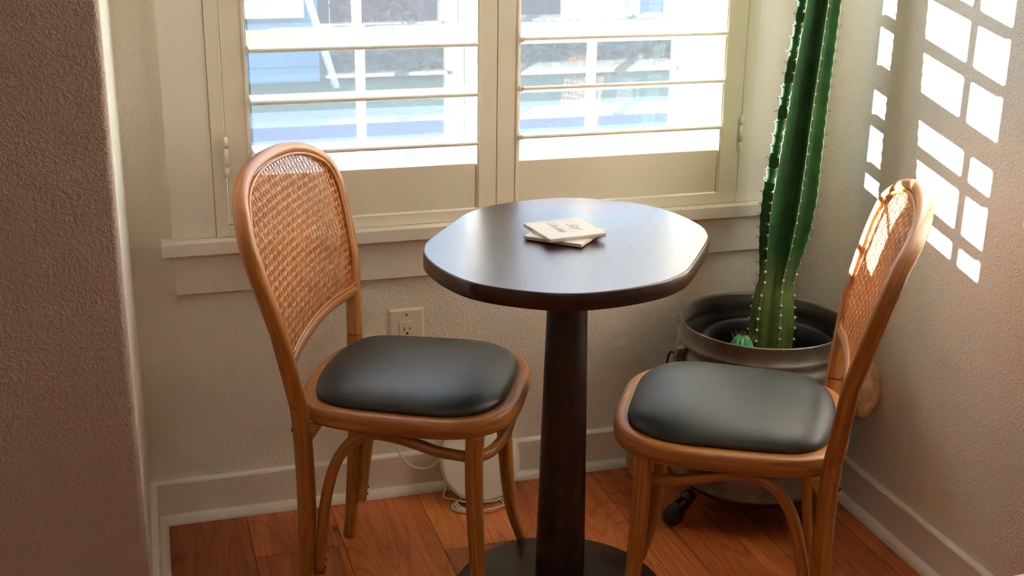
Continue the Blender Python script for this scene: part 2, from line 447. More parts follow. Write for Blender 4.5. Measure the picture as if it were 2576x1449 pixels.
# left alcove wall + the wall that faces the camera (one plastered mass with rounded corner)
m = MB()
prof = [(XL, .0), (XE, YD + .012)]
for k in range(1, 7):
    a = k / 6 * PI / 2
    prof.append((XE - .012 + .012 * math.cos(a), YD + .012 - .012 * math.sin(a)))
prof += [(-4.2, YD), (-4.2, .0)]
vs = [(x, y, -.25) for x, y in prof] + [(x, y, H) for x, y in prof]
n = len(prof)
fs = [(i, (i + 1) % n, n + (i + 1) % n, n + i) for i in range(n)] + [tuple(range(n))[::-1], tuple(range(n, 2 * n))]
m.add(vs, [f[::-1] for f in fs])
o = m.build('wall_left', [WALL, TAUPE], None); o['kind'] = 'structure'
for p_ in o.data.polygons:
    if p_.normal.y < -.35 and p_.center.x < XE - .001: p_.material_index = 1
slab('wall_far_left', [(-4.4, -4.2, -5.2, 0, -.25, H)], WALL)
slab('wall_rear', [(-4.4, .2, -5.4, -5.2, -.25, H)], WALL)
slab('ceiling', [(-4.4, .2, -5.4, .24, H, H + .15)], CEIL)

# floor boards (one floor, board pattern is in its mesh)
m = MB()
seams = [-4.2, -4.01, -3.82, -3.63, -3.44, -3.25, -3.06, -2.87, -2.68, -2.49, -2.30, -2.11, -1.92, -1.73, -1.555, -1.365, -1.174, -.97, -.785, -.665, -.54, -.455, -.265, -.075, 0.0]
m.box(-4.2, 0, -5.2, 0, -.03, -.0018, mi=1)
joints = {-1.365: [-.217, -1.3, -2.5], -.97: [-.295, -1.4, -2.9], -1.174: [-.9, -2.1], -.785: [-.72, -1.9], -1.555: [-.75, -2.0], -.54: [-1.15, -2.4], -.265: [-.8, -2.2], -.455: [-.62, -1.7]}
g = .0007
for i in range(len(seams) - 1):
    x0, x1 = seams[i], seams[i + 1]
    js = [0.0] + joints.get(x0, [-.5 - .37 * ((i * 7) % 5), -2.3 - .2 * ((i * 3) % 4)]) + [-5.2]
    js = sorted(set(js), reverse=True)
    for j in range(len(js) - 1):
        y1, y0 = js[j], js[j + 1]
        uo = random.uniform(0, 30); vo = random.uniform(0, 30)
        tone = random.choice([.2, .35, .45, .5, .6, .7])
        if x0 == -1.365: tone = .45 if j == 0 else .3
        if x0 == -.97: tone = .72 if j == 0 else .25
        if x0 == -1.555: tone = .22
        if x0 == -1.174: tone = .5
        vs = [(x0 + g, y0 + g, 0), (x1 - g, y0 + g, 0), (x1 - g, y1 - g, 0), (x0 + g, y1 - g, 0)]
        vs += [(a, b, -.002) for a, b, c in vs]
        uvq = [(uo + p[1], vo + p[0]) for p in vs]
        fs = [(0, 1, 2, 3), (4, 5, 1, 0), (5, 6, 2, 1), (6, 7, 3, 2), (7, 4, 0, 3)]
        m.add(vs, fs, [[uvq[i_] for i_ in f] for f in fs], False, 0, tone)
o = m.build('floor', [FLOOR, GAP], None, attr=True); o['kind'] = 'structure'

# baseboards with quarter round
def baseboard(name, path, nrm):
    """path: two floor points on the wall; nrm: unit vector into the room; mitred crudely by extending"""
    m = MB()
    def prism(sec):
        vs = []
        for P in path:
            for d, z in sec: vs.append((P[0] + nrm[0] * d, P[1] + nrm[1] * d, z))
        k = len(sec)
        fs = [(i, (i + 1) % k, k + (i + 1) % k, k + i) for i in range(k)] + [tuple(range(k))[::-1], tuple(range(k, 2 * k))]
        m.add(vs, fs)
    prism([(-.002, 0.0), (.014, 0.0), (.014, .0935), (.0115, .0965), (-.002, .099)])
    q = [(.014, 0.0005)] + [(.014 + .0185 * math.cos(a), .0005 + .0185 * math.sin(a)) for a in [i * PI / 16 for i in range(9)]]
    prism(q)
    o = m.build(name, TRIM, None)
    bm = bmesh.new(); bm.from_mesh(o.data); bmesh.ops.recalc_face_normals(bm, faces=bm.faces); bm.to_mesh(o.data); bm.free()
    o['kind'] = 'structure'
baseboard('baseboard_back', [(-1.566, 0), (0, 0)], (0, -1))
baseboard('baseboard_right', [(0, 0), (0, -5.2)], (-1, 0))
ln = Vector((XE - XL, YD)).normalized()
baseboard('baseboard_left', [(XL, 0), (XE, YD + .004)], (-ln.y, ln.x) if -ln.y > 0 else (ln.y, -ln.x))
baseboard('baseboard_front_left', [(-4.2, YD), (XE - .006, YD)], (0, -1))

# window trim (casings, sill, apron)
m = MB(); m.box(-1.481, -1.390, -.020, 0, .6545, 2.25); o = m.build('trim_1', TRIM, None, .0015); tag(o, kind='structure')
m = MB(); m.box(-.166, -.075, -.020, 0, .6545, 2.25); o = m.build('trim_2', TRIM, None, .0015); tag(o, kind='structure')
m = MB(); m.box(-1.503, -.053, -.05, 0, .626, .6545); m.box(OX0 + .001, OX1 - .001, 0, .09, .6285, .6545); o = m.build('trim_3', TRIM, None, .0022); tag(o, kind='structure')
m = MB(); m.box(-1.480, -.076, -.020, 0, .5335, .626); o = m.build('trim_4', TRIM, None, .0015); tag(o, kind='structure')
m = MB(); m.box(-1.500, -.056, -.022, 0, 2.16, 2.27); o = m.build('trim_5', TRIM, None, .0015); tag(o, kind='structure')

# window_1: jambs, sash frames, glass, muntins, screen
win = bpy.data.objects.new('window_1', None); link(win); win.location = (-.78, .12, .65); tag(win, kind='structure')
def wbuild(mb, name, mat, **k):
    mb.v = [(x + .78, y - .12, z - .65) for x, y, z in mb.v]
    return mb.build(name, mat, win, **k)
m = MB()
m.box(OX0 + .0005, -1.343, .085, .235, .629, 2.155); m.box(-.222, OX1 - .0005, .085, .235, .629, 2.155)
m.box(-1.343, -.222, .085, .235, .629, .662); m.box(-1.343, -.222, .085, .235, 2.10, 2.155)
wbuild(m, 'window_jamb', SASH, bevel=.002)
def sash(name, y0, y1, z0, z1, rb, rt):
    m = MB(); st = .028
    m.box(-1.342, -1.342 + st, y0, y1, z0, z1); m.box(-.223 - st, -.223, y0, y1, z0, z1)
    m.box(-1.342 + st, -.223 - st, y0, y1, z0, z0 + rb); m.box(-1.342 + st, -.223 - st, y0, y1, z1 - rt, z1)
    o = wbuild(m, name, SASH, bevel=.0015)
    ym = (y0 + y1) / 2
    m = MB()
    for x in (-1.052, -.7815, -.512): m.box(x - .0095, x + .0095, ym - .008, ym + .008, z0 + rb, z1 - rt)
    zz = (z0 + z1) / 2
    wbuild(m, 'muntin', SASH, bevel=.0012)
    m = MB(); m.box(-1.342 + st, -.223 - st, ym - .0005, ym + .0005, z0 + rb, z1 - rt)
    wbuild(m, 'glass', GLASS)
sash('lower_sash', .112, .138, .664, 1.060, .045, .024)
sash('upper_sash', .142, .166, 1.036, 2.10, .022, .04)
m = MB(); m.box(-.80, -.745, .098, .112, 1.052, 1.062); m.lathe([(0, 0), (.009, 0), (.009, .008), (0, .008)], (-1.05, .118, 1.060), 16)
wbuild(m, 'sash_lock', SASH)
m = MB(); m.box(-1.33, -.235, .1805, .1815, .67, 2.09)
wbuild(m, 'insect_screen', SCREEN)
m = MB(); m.box(-1.45, -.105, .235, .30, .60, .632)
wbuild(m, 'outer_sill', WHITEP, bevel=.003)

# ------------------------------------------------------------------ plantation shutters
m = MB()
fx0, fx1 = -1.3895, -.1665
m.box(fx0, -1.3625, -.023, .05, .655, 2.155); m.box(-.1945, fx1, -.023, .05, .655, 2.155)
m.box(-1.3625, -.1945, -.023, .05, .655, .6805); m.box(-1.3625, -.1945, -.023, .05, 2.13, 2.155)
o = m.build('trim_6', SHUT, None, .0012); tag(o, kind='structure')

def louver_mb(w, tilt, th=.0118, wd=.064):
    m = MB(); prof = []
    K = 20
    for k in range(K):
        a = 2 * PI * k / K; c, s_ = math.cos(a), math.sin(a)
        y = wd / 2 * math.copysign(abs(c) ** .8, c); z = th / 2 * math.copysign(abs(s_) ** .58, s_)
        ct, st = math.cos(tilt), math.sin(tilt)
        prof.append((y * ct - z * st, y * st + z * ct))
    vs = [(-w / 2, y, z) for y, z in prof] + [(w / 2, y, z) for y, z in prof]
    fs = [(k, (k + 1) % K, K + (k + 1) % K, K + k)[::-1] for k in range(K)]
    m.add(vs, fs, None, True)
    m.add([(-w / 2, y, z) for y, z in prof], [tuple(range(K))], None, False)
    m.add([(w / 2, y, z) for y, z in prof], [tuple(range(K))[::-1]], None, False)
    return m
def shutter(x0, x1, o0, o1, tilt, hinge_x, hz, label):
    xc = (x0 + x1) / 2
    t = thing('shutter_panel', label, 'shutter', (xc, -.0115, .683), 0, 'hinged plantation shutter panels in the window')
    zt = 2.128
    def B(mb, name, mat, **k):
        mb.v = [(x - xc, y + .0115, z - .683) for x, y, z in mb.v]
        return mb.build(name, mat, t, **k)
    for a, b, e in ((x0, o0, 1), (o1, x1, -1)):
        m = MB(); m.box(a, b, -.025, .002, .683, zt)
        # small bead beside the louvres
        if e == 1: m.box(b - .0095, b - .0035, -.0272, -.024, .683, zt)
        else: m.box(a + .0035, a + .0095, -.0272, -.024, .683, zt)
        B(m, 'stile', SHUT, bevel=.0012)
    m = MB(); m.box(o0 + .0003, o1 - .0003, -.0215, .0, .6835, .7835); B(m, 'bottom_rail', SHUT, bevel=.001)
    m = MB(); m.box(o0 + .0003, o1 - .0003, -.0215, .0, 2.05, zt); B(m, 'top_rail', SHUT, bevel=.001)
    w = o1 - o0 - .004; l0 = None; z = .833
    while z < 2.03:
        if l0 is None:
            l0 = louver_mb(w, tilt).build('louver', LOUV, t)
            L = l0
        else:
            L = l0.copy(); COL.objects.link(L); L.parent = t
        L.location = ((o0 + o1) / 2 - xc, -.012 + .0115, z - .683)
        z += .106
    for zz in (hz, 1.75):
        m = MB()
        for k, (a, b) in enumerate(((0, .020), (.021, .060), (.061, .080))):
            m.lathe([(0, a), (.0048, a), (.0048, b), (0, b)], (hinge_x, -.0275, zz), 16)
        m.lathe([(.0048, .080), (.004, .083), (0, .084)], (hinge_x, -.0275, zz), 16)
        B(m, 'hinge', WHITEPL)
    return t
shutter(-1.3605, -.7835, -1.3085, -.827, R_(4), -1.3612, .785, 'left cream shutter panel with nearly level open louvers, behind the left chair')
shutter(-.7815, -.1965, -.7305, -.2485, R_(-14), -.1958, .780, 'right cream shutter panel with open louvers tipped down outwards, beside the cactus')

# ------------------------------------------------------------------ outlet
t = thing('wall_outlet', 'white wall outlet with one receptacle showing above the left chair seat', 'outlet', (-.984, 0, .392))
m = MB()
w, h, d = .0405, .062, .0065
vs = []
for (a, y) in ((0, 0), (.0045, -d)):
    for sx, sz in ((-1, -1), (1, -1), (1, 1), (-1, 1)): vs.append((sx * (w - a), y, sz * (h - a)))
m.add(vs, [(0, 1, 5, 4), (1, 2, 6, 5), (2, 3, 7, 6), (3, 0, 4, 7), (4, 5, 6, 7)])
m.build('faceplate', PLATE, t, .0012)
m = MB(); m.box(-.0168, .0168, -.0092, -.005, -.033, .033); m.build('receptacle', PLATE, t, .001)
m = MB()
for zc in (.0135, -.0195):
    m.box(-.0078, -.0056, -.0095, -.009, zc - .0045 + .002, zc + .0045 + .002); m.box(.0056, .0076, -.0095, -.009, zc - .0035 + .002, zc + .0035 + .002)
    m.lathe([(0, 0), (.0028, 0), (.0028, .0004)], (0, -.0094, zc - .0085), 16, M=Matrix.Rotation(PI / 2, 4, 'X'))
m.build('slots', BLACK, t)
for z in (.0485, -.0485):
    m = MB(); m.lathe([(0, .0015), (.0028, .001), (.003, 0)], (0, -.0063, z), 16, M=Matrix.Rotation(PI / 2, 4, 'X'))
    m.box(-.0003, .0003, -.0082, -.0076, z - .0026, z + .0026, mi=1)
    m.build('screw', [STEEL, BLACK], t)

# ------------------------------------------------------------------ table
TX, TY = -.79, -.53
t = thing('bistro_table', 'dark espresso pedestal table with rounded top standing between the two cane chairs', 'table', (TX, TY, 0))
half = [(.3085, 0.0), (.306, .045), (.296, .085), (.277, .120), (.248, .157), (.212, .191), (.173, .2185), (.133, .2345), (.095, .242), (0, .2435)]
out = []
q1 = half
for a, b in q1: out.append((a, b))
for a, b in q1[::-1][1:]: out.append((-a, b))
for a, b in q1[1:]: out.append((-a, -b))
for a, b in q1[::-1][1:-1]: out.append((a, -b))
outl = spline([(a, b, 0) for a, b in out], 5, closed=True)
ct, st = math.cos(R_(55)), math.sin(R_(55))
def tabring(inset, z):
    o = []; n = len(outl)
    for i, p in enumerate(outl):
        T = (outl[(i + 1) % n] - outl[i - 1]).normalized(); N = Vector((T.y, -T.x, 0))
        q = p - N * inset
        o.append((q.x * ct - q.y * st, q.x * st + q.y * ct, z))
    return o
m = MB(); n = len(outl)
rings = [tabring(.002, .7225), tabring(.0, .7245), tabring(0, .7495), tabring(.0012, .7520), tabring(.0035, .7530)]
vs = sum(rings, []); fs = []
for i in range(len(rings) - 1):
    for k in range(n): fs.append((i * n + k, i * n + (k + 1) % n, (i + 1) * n + (k + 1) % n, (i + 1) * n + k))
m.add(vs, fs, None, True)
b = len(m.v) - len(vs)
m.f.append([b + (len(rings) - 1) * n + k for k in range(n)]); m.uv.append(None); m.sm.append(False); m.mi.append(0); m.tone.append(.5)
m.f.append([b + k for k in range(n)][::-1]); m.uv.append(None); m.sm.append(False); m.mi.append(0); m.tone.append(.5)
m.build('tabletop', ESP, t)
m = MB(); m.lathe([(0, .722), (.036, .722), (.0375, .65), (.0405, .52), (.0435, .38), (.0465, .22), (.049, .08), (.0505, .016), (0, .016)], (0, 0, 0), 48)
m.build('pedestal', ESPD, t)
m = MB(); m.lathe([(0, 0.0), (.209, .0), (.213, .003), (.213, .012), (.210, .015), (.0, .0165)], (0, 0, 0), 96)
m.build('base', ESPD, t, 0)

# coasters
def coaster(name, cx, cy, z, rot, label, cork):
    t = thing(name, label, 'coaster', (cx, cy, z), rot)
    m = MB(); s_ = .0572; z0 = .0016 if cork else .0
    m.box(-s_, s_, -s_, s_, z0, z0 + .0068); m.build('stone_slab', STONE, t, .0012)
    if cork:
        m = MB(); m.box(-s_ + .004, s_ - .004, -s_ + .004, s_ - .004, 0, z0); m.build('backing_pad', BLACK, t)
    return t
coaster('stone_coaster', -.7915, -.5097, .7531, R_(-42.5), 'pale stone coaster on the table, turned askew underneath the lettered one', True)
t = coaster('stone_coaster', -.791, -.505, .7616, R_(7.5), 'pale stone coaster lettered Stay Awhile lying on top of the other', False)
Mz = Matrix.Translation((.022, .004, .0069)) @ Matrix.Rotation(R_(-90), 4, 'Z')
text_mesh('Stay', .028, .55, 'lettering', INK, t, Mz)
Mz = Matrix.Translation((-.012, .006, .0069)) @ Matrix.Rotation(R_(-90), 4, 'Z')
text_mesh('Awhile', .024, .55, 'lettering', INK, t, Mz)
# swashes of the script lettering
for pts in ([(.027, .052, 0), (.036, .046, 0), (.037, .034, 0), (.028, .028, 0), (.020, .034, 0)], [(-.012, .053, 0), (-.001, .050, 0), (.001, .040, 0), (-.010, .034, 0), (-.020, .041, 0)], [(.013, -.030, 0), (.003, -.026, 0), (.004, -.012, 0), (.012, -.004, 0)]):
    m = MB(); sp = spline(pts, 8); m.sweep([(p.x, p.y, .00695) for p in sp], (0, 0, 1), .0004, .00012, 6)
    m.build('lettering_swash', INK, t)

# ------------------------------------------------------------------ chairs
zk = [.46, .54, .62, .70, .76, .82, .86, .90]
FK = [-.1822, -.1895, -.1974, -.2151, -.2297, -.2475, -.2676, -.286]
SK = [.187, .209, .232, .2499, .2579]
CC, S4, ZT = .0165, .2579, .880
def fsurf(s, z):
    Fv = interp(z, zk, FK)
    Sx = S4 if z > .72 else max(abs(s), interp(z, zk[:5], SK) if z > .46 else abs(s))
    if z <= .72:
        Sx = interp(z, zk[:5], SK)
    return Fv - CC * max(0, Sx * Sx - s * s) / (S4 * S4)
def nsurf(s, z):
    e = .004
    ds = (fsurf(s + e, z) - fsurf(s - e, z)) / (2 * e); dz = (fsurf(s, z + .03) - fsurf(s, z - .03)) / .06
    return Vector((1, -ds, -dz)).normalized()
half_c = []
for k in range(31):
    z = .46 + (.76 - .46) * k / 31; half_c.append((interp(z, zk[:5], SK), z))
for k in range(0, 33):
    a = PI / 2 * k / 32
    half_c.append((S4 * math.cos(a) ** .84 if k < 32 else 0.0, .76 + (ZT - .76) * math.sin(a) ** .826))
# smooth a little
for _ in range(6):
    hc = half_c[:]
    for i in range(1, len(hc) - 1): half_c[i] = ((hc[i - 1][0] + 2 * hc[i][0] + hc[i + 1][0]) / 4, (hc[i - 1][1] + 2 * hc[i][1] + hc[i + 1][1]) / 4)
curve2 = half_c + [(-s, z) for s, z in half_c[::-1][1:]]
def offset2(cv, d):
    o = []
    for i in range(len(cv)):
        a = cv[max(i - 1, 0)]; b = cv[min(i + 1, len(cv) - 1)]
        tx, tz = b[0] - a[0], b[1] - a[1]; L = math.hypot(tx, tz)
        # inside is to the left when going up the +s side and over
        o.append((cv[i][0] - tz / L * d, cv[i][1] + tx / L * d))
    return o
ZR = .553      # bottom rail height at the posts
def zrail(s): return ZR + .013 * (1 - (s / .2) ** 2)
def make_chair(name, label, loc, rz, seed):
    t = thing(name, label, 'chair', (loc[0], loc[1], 0), rz, 'bentwood cane-back chairs at the small table')
    # hoop back
    pts = [Vector((fsurf(s, z), s, z)) for s, z in curve2]; Ns = [nsurf(s, z) for s, z in curve2]
    A = []; B = []
    for s, z in curve2:
        A.append(interp(z, [.46, .60, .74, .84, .88], [.0142, .0140, .0130, .0118, .0114])); B.append(interp(z, [.46, .60, .80, .88], [.0160, .0155, .0148, .0140]))
    m = MB(); m.sweep(pts, Ns, A, B, 20, ex=2.4, u0=seed, per=.0942)
    LT = sum((pts[i + 1] - pts[i]).length for i in range(len(pts) - 1))
    m.build('back_frame', HONEY, t)
    # lower rail of the cane panel
    w = interp(ZR, zk[:5], SK)
    rp = []
    for k in range(25):
        s = -w + 2 * w * k / 24; z = zrail(s); rp.append((Vector((fsurf(s, z) + .001, s, z)), nsurf(s, z)))
    m = MB(); m.sweep([p for p, _ in rp], [q for _, q in rp], .0115, .0125, 14, ex=2.6, u0=seed + 1)
    m.build('back_rail', HONEY, t)
    # cane panel boundary
    inner = offset2(curve2, .0135)
    inner = [p for p in inner if p[1] > zrail(p[0]) + .010]
    bot = []
    s0, s1 = inner[-1][0], inner[0][0]
    for k in range(1, 24):
        s = s0 + (s1 - s0) * k / 24; bot.append((s, zrail(s) + .0115))
    loop = inner + bot
    sp = [Vector((fsurf(s, z), s, z)) + nsurf(s, z) * .0085 for s, z in loop]
    m = MB(); m.sweep(sp, [nsurf(s, z) for s, z in loop], .0034, .0040, 8, closed=True, u0=seed + 2)
    m.build('cane_spline', HONEY, t)
    # woven cane
    rows = sorted([(z, abs(s)) for s, z in inner[:len(inner) // 2 + 1]])
    zt = max(z for _, z in inner)
    def inside(s, z):
        if z < zrail(s) + .008 or z > zt + .002: return False
        return abs(s) < interp(z, [r[0] for r in rows], [r[1] for r in rows]) + .002
    m = MB(); p = .0147
    def strand(fn, off, hw, hh, phase, rng):
        run = []
        step = .0033
        q = rng[0]
        def flush():
            if len(run) > 2: m.sweep([a for a, _ in run], [b for _, b in run], hw, hh, 6, caps=False, u0=random.uniform(0, 5))
        while q < rng[1]:
            s, z = fn(q)
            if inside(s, z):
                nn = nsurf(s, z)
                o_ = off + .00055 * math.cos(q * PI / p + phase)
                run.append((Vector((fsurf(s, z), s, z)) + nn * (.0040 + o_), nn))
            else:
                flush(); run = []
            q += step
        flush()
    for k in range(-20, 21):
        for e in (-.0015, .0015):
            strand(lambda q, k=k, e=e: (k * p + e, q), .0010, .00085, .0006, k * PI, (.55, .90))
    for k in range(36, 63):
        for e in (-.0015, .0015):
            strand(lambda q, k=k, e=e: (q, k * p + e), .0002, .00085, .0006, k * PI + PI, (-.27, .27))
    r2 = math.sqrt(.5)
    for k in range(20, 90):
        strand(lambda q, k=k: (-.27 + q * r2, (k + .5) * p + .24 - q * r2), -.0002, .00075, .0005, 0, (0, .80))
        strand(lambda q, k=k: (.27 - q * r2, (k + .5) * p + .24 - q * r2), -.0008, .00075, .0005, 0, (0, .80))
    m.build('cane_panel', CANE, t)
    # seat ring
    a_ = [.21795, .0044, .00518, -.0045, -.01107, -.00134]
    NP = 120
    def rad(ph):
        r = sum(a_[k] * math.cos(k * ph) for k in range(6))
        d = abs(abs(math.atan2(math.sin(ph), math.cos(ph))) - R_(135))
        return r + .014 * math.exp(-(d / R_(20)) ** 2)
    base = [Vector((rad(2 * PI * k / NP) * math.cos(2 * PI * k / NP), rad(2 * PI * k / NP) * math.sin(2 * PI * k / NP), 0)) for k in range(NP)]
    base = [(base[k - 1] + base[k] * 2 + base[(k + 1) % NP]) / 4 for k in range(NP)]
    def ring(inset, z):
        o = []
        for i in range(NP):
            T = (base[(i + 1) % NP] - base[i - 1]).normalized(); N = Vector((T.y, -T.x, 0)); q = base[i] - N * inset
            o.append((q.x, q.y, z))
        return o
    sec = [(.034, .4215), (.006, .4215), (.002, .4230), (.0004, .4270), (0, .432), (0, .446), (.0008, .4505), (.003, .4540), (.007, .4560), (.012, .4565), (.030, .4560), (.034, .4540)]
    m = MB(); vs = []; fs = []; uvs = []
    for ins, z in sec: vs += ring(ins, z)
    K = len(sec); L = 2 * PI * .22 / NP; acc = [0]
    for i in range(1, K + 1): acc.append(acc[-1] + math.hypot(sec[i % K][0] - sec[i - 1][0], sec[i % K][1] - sec[i - 1][1]))
    for i in range(K):
        j = (i + 1) % K
        for k in range(NP):
            l = (k + 1) % NP
            fs.append((i * NP + k, i * NP + l, j * NP + l, j * NP + k))
            u = seed + L * k
            uvs.append([(u, acc[i]), (u + L, acc[i]), (u + L, acc[i + 1]), (u, acc[i + 1])])
    m.add(vs, fs, uvs, True)
    o = m.build('seat_frame', HONEY, t)
    # cushion
    m = MB(); vs = []; prof = []
    e0 = .0265
    prof = [(e0 + .006, .436), (e0 + .006, .4535), (e0 + .0005, .4550), (e0 - .0015, .4600), (e0 + .0005, .4665), (e0 + .007, .4735), (e0 + .018, .4800), (e0 + .034, .4855), (e0 + .056, .4900), (e0 + .085, .4935), (e0 + .12, .4955), (e0 + .155, .4963)]
    rl_ = ring(e0 + .018, 0)
    for ins, z in prof:
        if ins <= e0 + .018: vs += ring(ins, z)
        else:
            sc_ = 1 - (ins - e0 - .018) / .175
            vs += [(x_ * sc_, y_ * sc_, z) for x_, y_, _ in rl_]
    fs = []
    for i in range(len(prof) - 1):
        for k in range(NP): fs.append((i * NP + k, i * NP + (k + 1) % NP, (i + 1) * NP + (k + 1) % NP, (i + 1) * NP + k))
    cidx = len(vs); vs.append((0, 0, .4966)); q = (len(prof) - 1) * NP
    for k in range(NP): fs.append((q + k, q + (k + 1) % NP, cidx))
    m.add(vs, fs, None, True)
    b = len(m.v) - len(vs); m.f.append([b + k for k in range(NP)][::-1]); m.uv.append(None); m.sm.append(False); m.mi.append(0); m.tone.append(.5)
    m.build('seat_cushion', LEATHER, t)
    # legs
    for sd in (-1, 1):
        P = [(-.1849, .1953, .490), (-.1822, .1873, .4605), (-.1805, .1805, .42), (-.179, .1765, .36), (-.180, .170, .25), (-.189, .161, .10), (-.198, .154, .002)]
        sp = spline([(a, sd * b_, c) for a, b_, c in P], 8)
        aa = [interp(q.z, [0, .1, .25, .40, .455, .49], [.0120, .0138, .0162, .0160, .01435, .0138]) for q in sp]
        bb = [interp(q.z, [0, .1, .25, .40, .455, .49], [.0120, .0145, .0174, .0172, .01615, .0155]) for q in sp]
        ll = sum((sp[i + 1] - sp[i]).length for i in range(len(sp) - 1)) - .031
        if sd > 0: sp = sp[::-1]; aa = aa[::-1]; bb = bb[::-1]
        m = MB(); m.sweep(sp, (.97, 0, .2), aa, bb, 20, ex=2.4, u0=seed - ll if sd > 0 else seed + LT - .031, per=.0942); m.build('leg', HONEY, t)
        P = [(.143, .160, .4230), (.141, .163, .36), (.143, .166, .28), (.149, .171, .18), (.159, .181, .09), (.180, .200, .002)]
        sp = spline([(a, sd * b_, c) for a, b_, c in P], 8)
        aa = [interp(q.z, [0, .15, .3, .42], [.0110, .0145, .0165, .0172]) for q in sp]
        m = MB(); m.sweep(sp, (1, 0, .1), aa, aa, 20, ex=2.3, u0=seed + 6 + sd); m.build('leg', HONEY, t)
        # bolt head and corner block at the rear leg
        m = MB(); Mx = Matrix.Translation((-.1965, sd * .180, .410)) @ Matrix.Rotation(-PI / 2, 4, 'Y')
        m.lathe([(0, .0035), (.004, .003), (.0062, .001), (.0066, -.001)], (0, 0, 0), 16, M=Mx); m.build('bolt', DARKMETAL, t)
        m = MB()
        vs = [(-.168, sd * .166, .4214), (-.140, sd * .162, .4214), (-.168, sd * .166, .380), (-.168, sd * .184, .4214), (-.143, sd * .178, .4214), (-.168, sd * .184, .380)]
        fs = [(0, 1, 2), (3, 5, 4), (0, 3, 4, 1), (0, 2, 5, 3), (1, 4, 5, 2)]
        m.add(vs, fs if sd > 0 else [f[::-1] for f in fs]); m.build('corner_block', HONEY, t, .001)
    # bent brace loop
    P = [(-.166, .150, .095), (-.157, .156, .18), (-.143, .160, .270), (-.122, .162, .340), (-.092, .162, .384), (-.052, .160, .4035), (-.007, .157, .3985), (.03, .154, .388), (.068, .152, .376), (.105, .147, .369), (.133, .138, .364), (.156, .117, .362), (.171, .080, .364), (.177, .04, .366)]
    P = P + [(.178, 0, .366)] + [(a, -b_, c) for a, b_, c in P[::-1]]
    sp = spline(P, 6)
    m = MB(); m.sweep(sp, (.02, .01, 1), .0108, .0108, 14, u0=seed + 9)
    m.build('brace', HONEY, t)
    for sd in (-1, 1):
        for z, x in ((.125, -.150), (.108, -.1525)):
            m = MB(); Mx = Matrix.Translation((x - .0005, sd * .1535, z)) @ Matrix.Rotation(PI / 2, 4, 'Y')
            m.lathe([(0, .0012), (.0022, .001), (.0026, -.001)], (0, 0, 0), 12, M=Mx)
            m.build('screw', DARKMETAL, t)
    return t
c1 = make_chair('cane_back_chair', 'honey bentwood chair with cane back, left of the table in front of the window', (-1.047, -.4035), R_(-26.18), .3)
def copy_tree(o, label, loc, rz):
    r = o.copy(); COL.objects.link(r); r.location = loc; r.rotation_euler = (0, 0, rz); r['label'] = label
    for ch in list(o.children):
        c = ch.copy(); COL.objects.link(c); c.parent = r
        for g_ in ch.children:
            d = g_.copy(); COL.objects.link(d); d.parent = c
    return r
copy_tree(c1, 'honey bentwood chair with cane back, right of the table in front of the metal tub', (-.5213, -.701, 0), R_(149.48))

# ------------------------------------------------------------------ plant caddy, tub, pot, cacti
BX, BY = -.2375, -.276
t = thing('plant_caddy', 'dark rolling caddy with casters under the galvanised tub', 'plant caddy', (BX, BY, 0))
m = MB(); m.lathe([(0, .076), (.165, .076), (.168, .080), (.168, .088), (.165, .0925), (0, .0925)], n=64); m.build('platform', DARKMETAL, t)
for a, sw in ((R_(193), R_(235)), (R_(313), R_(200)), (R_(80), R_(120))):
    sxp = Vector((.178 * math.cos(a), .178 * math.sin(a), 0))
    if a == R_(193): cx, cy = -.4492 - BX, -.325 - BY
    else: cx, cy = sxp.x + .022 * math.cos(sw), sxp.y + .022 * math.sin(sw)
    wdir = Vector((cx - sxp.x, cy - sxp.y, 0)).normalized(); ax = Vector((-wdir.y, wdir.x, 0))
    Mw = Matrix.Translation((cx, cy, .0233)) @ Matrix((( ax.x, -ax.y * 0 + 0, 0, 0), (0, 0, 0, 0), (0, 0, 0, 0), (0, 0, 0, 1)))
    # wheel axis along ax
    q = Vector((0, 0, 1)).rotation_difference(ax).to_matrix().to_4x4()
    Mw = Matrix.Translation((cx, cy, .0262)) @ q
    m = MB(); m.lathe([(0, -.010), (.010, -.010), (.0235, -.0095), (.0262, -.006), (.0262, .006), (.0235, .0095), (.010, .010), (0, .010)], n=32, M=Mw)
    wh = m.build('caster_wheel', RUBBER, t)
    m = MB()
    for sg in (-1, 1):
        o_ = ax * (.0125 * sg)
        pl = [Vector((cx, cy, .023)) + o_ - wdir * .006, Vector((cx, cy, .023)) + o_ + wdir * .006, Vector((cx, cy, .050)) + o_ - wdir * .008, Vector((sxp.x, sxp.y, .060)) + o_ * .9 - wdir * .012, Vector((sxp.x, sxp.y, .060)) + o_ * .9 + wdir * .004]
        up = [p_ + ax * (.0015 * sg) for p_ in pl]
        m.add([tuple(p_) for p_ in pl + up], [(0, 1, 2, 4, 3), (5, 8, 9, 7, 6), (0, 5, 6, 1), (1, 6, 7, 2), (2, 7, 9, 4), (4, 9, 8, 3), (3, 8, 5, 0)])
    m.lathe([(0, .058), (.016, .058), (.019, .062), (.018, .068), (.012, .071), (.008, .0765), (0, .0765)], (sxp.x, sxp.y, 0), 24)
    m.lathe([(0, -.0145), (.0035, -.0145), (.0035, .0145), (0, .0145)], n=12, M=Mw)
    m.build('caster_fork', DARKMETAL, t)

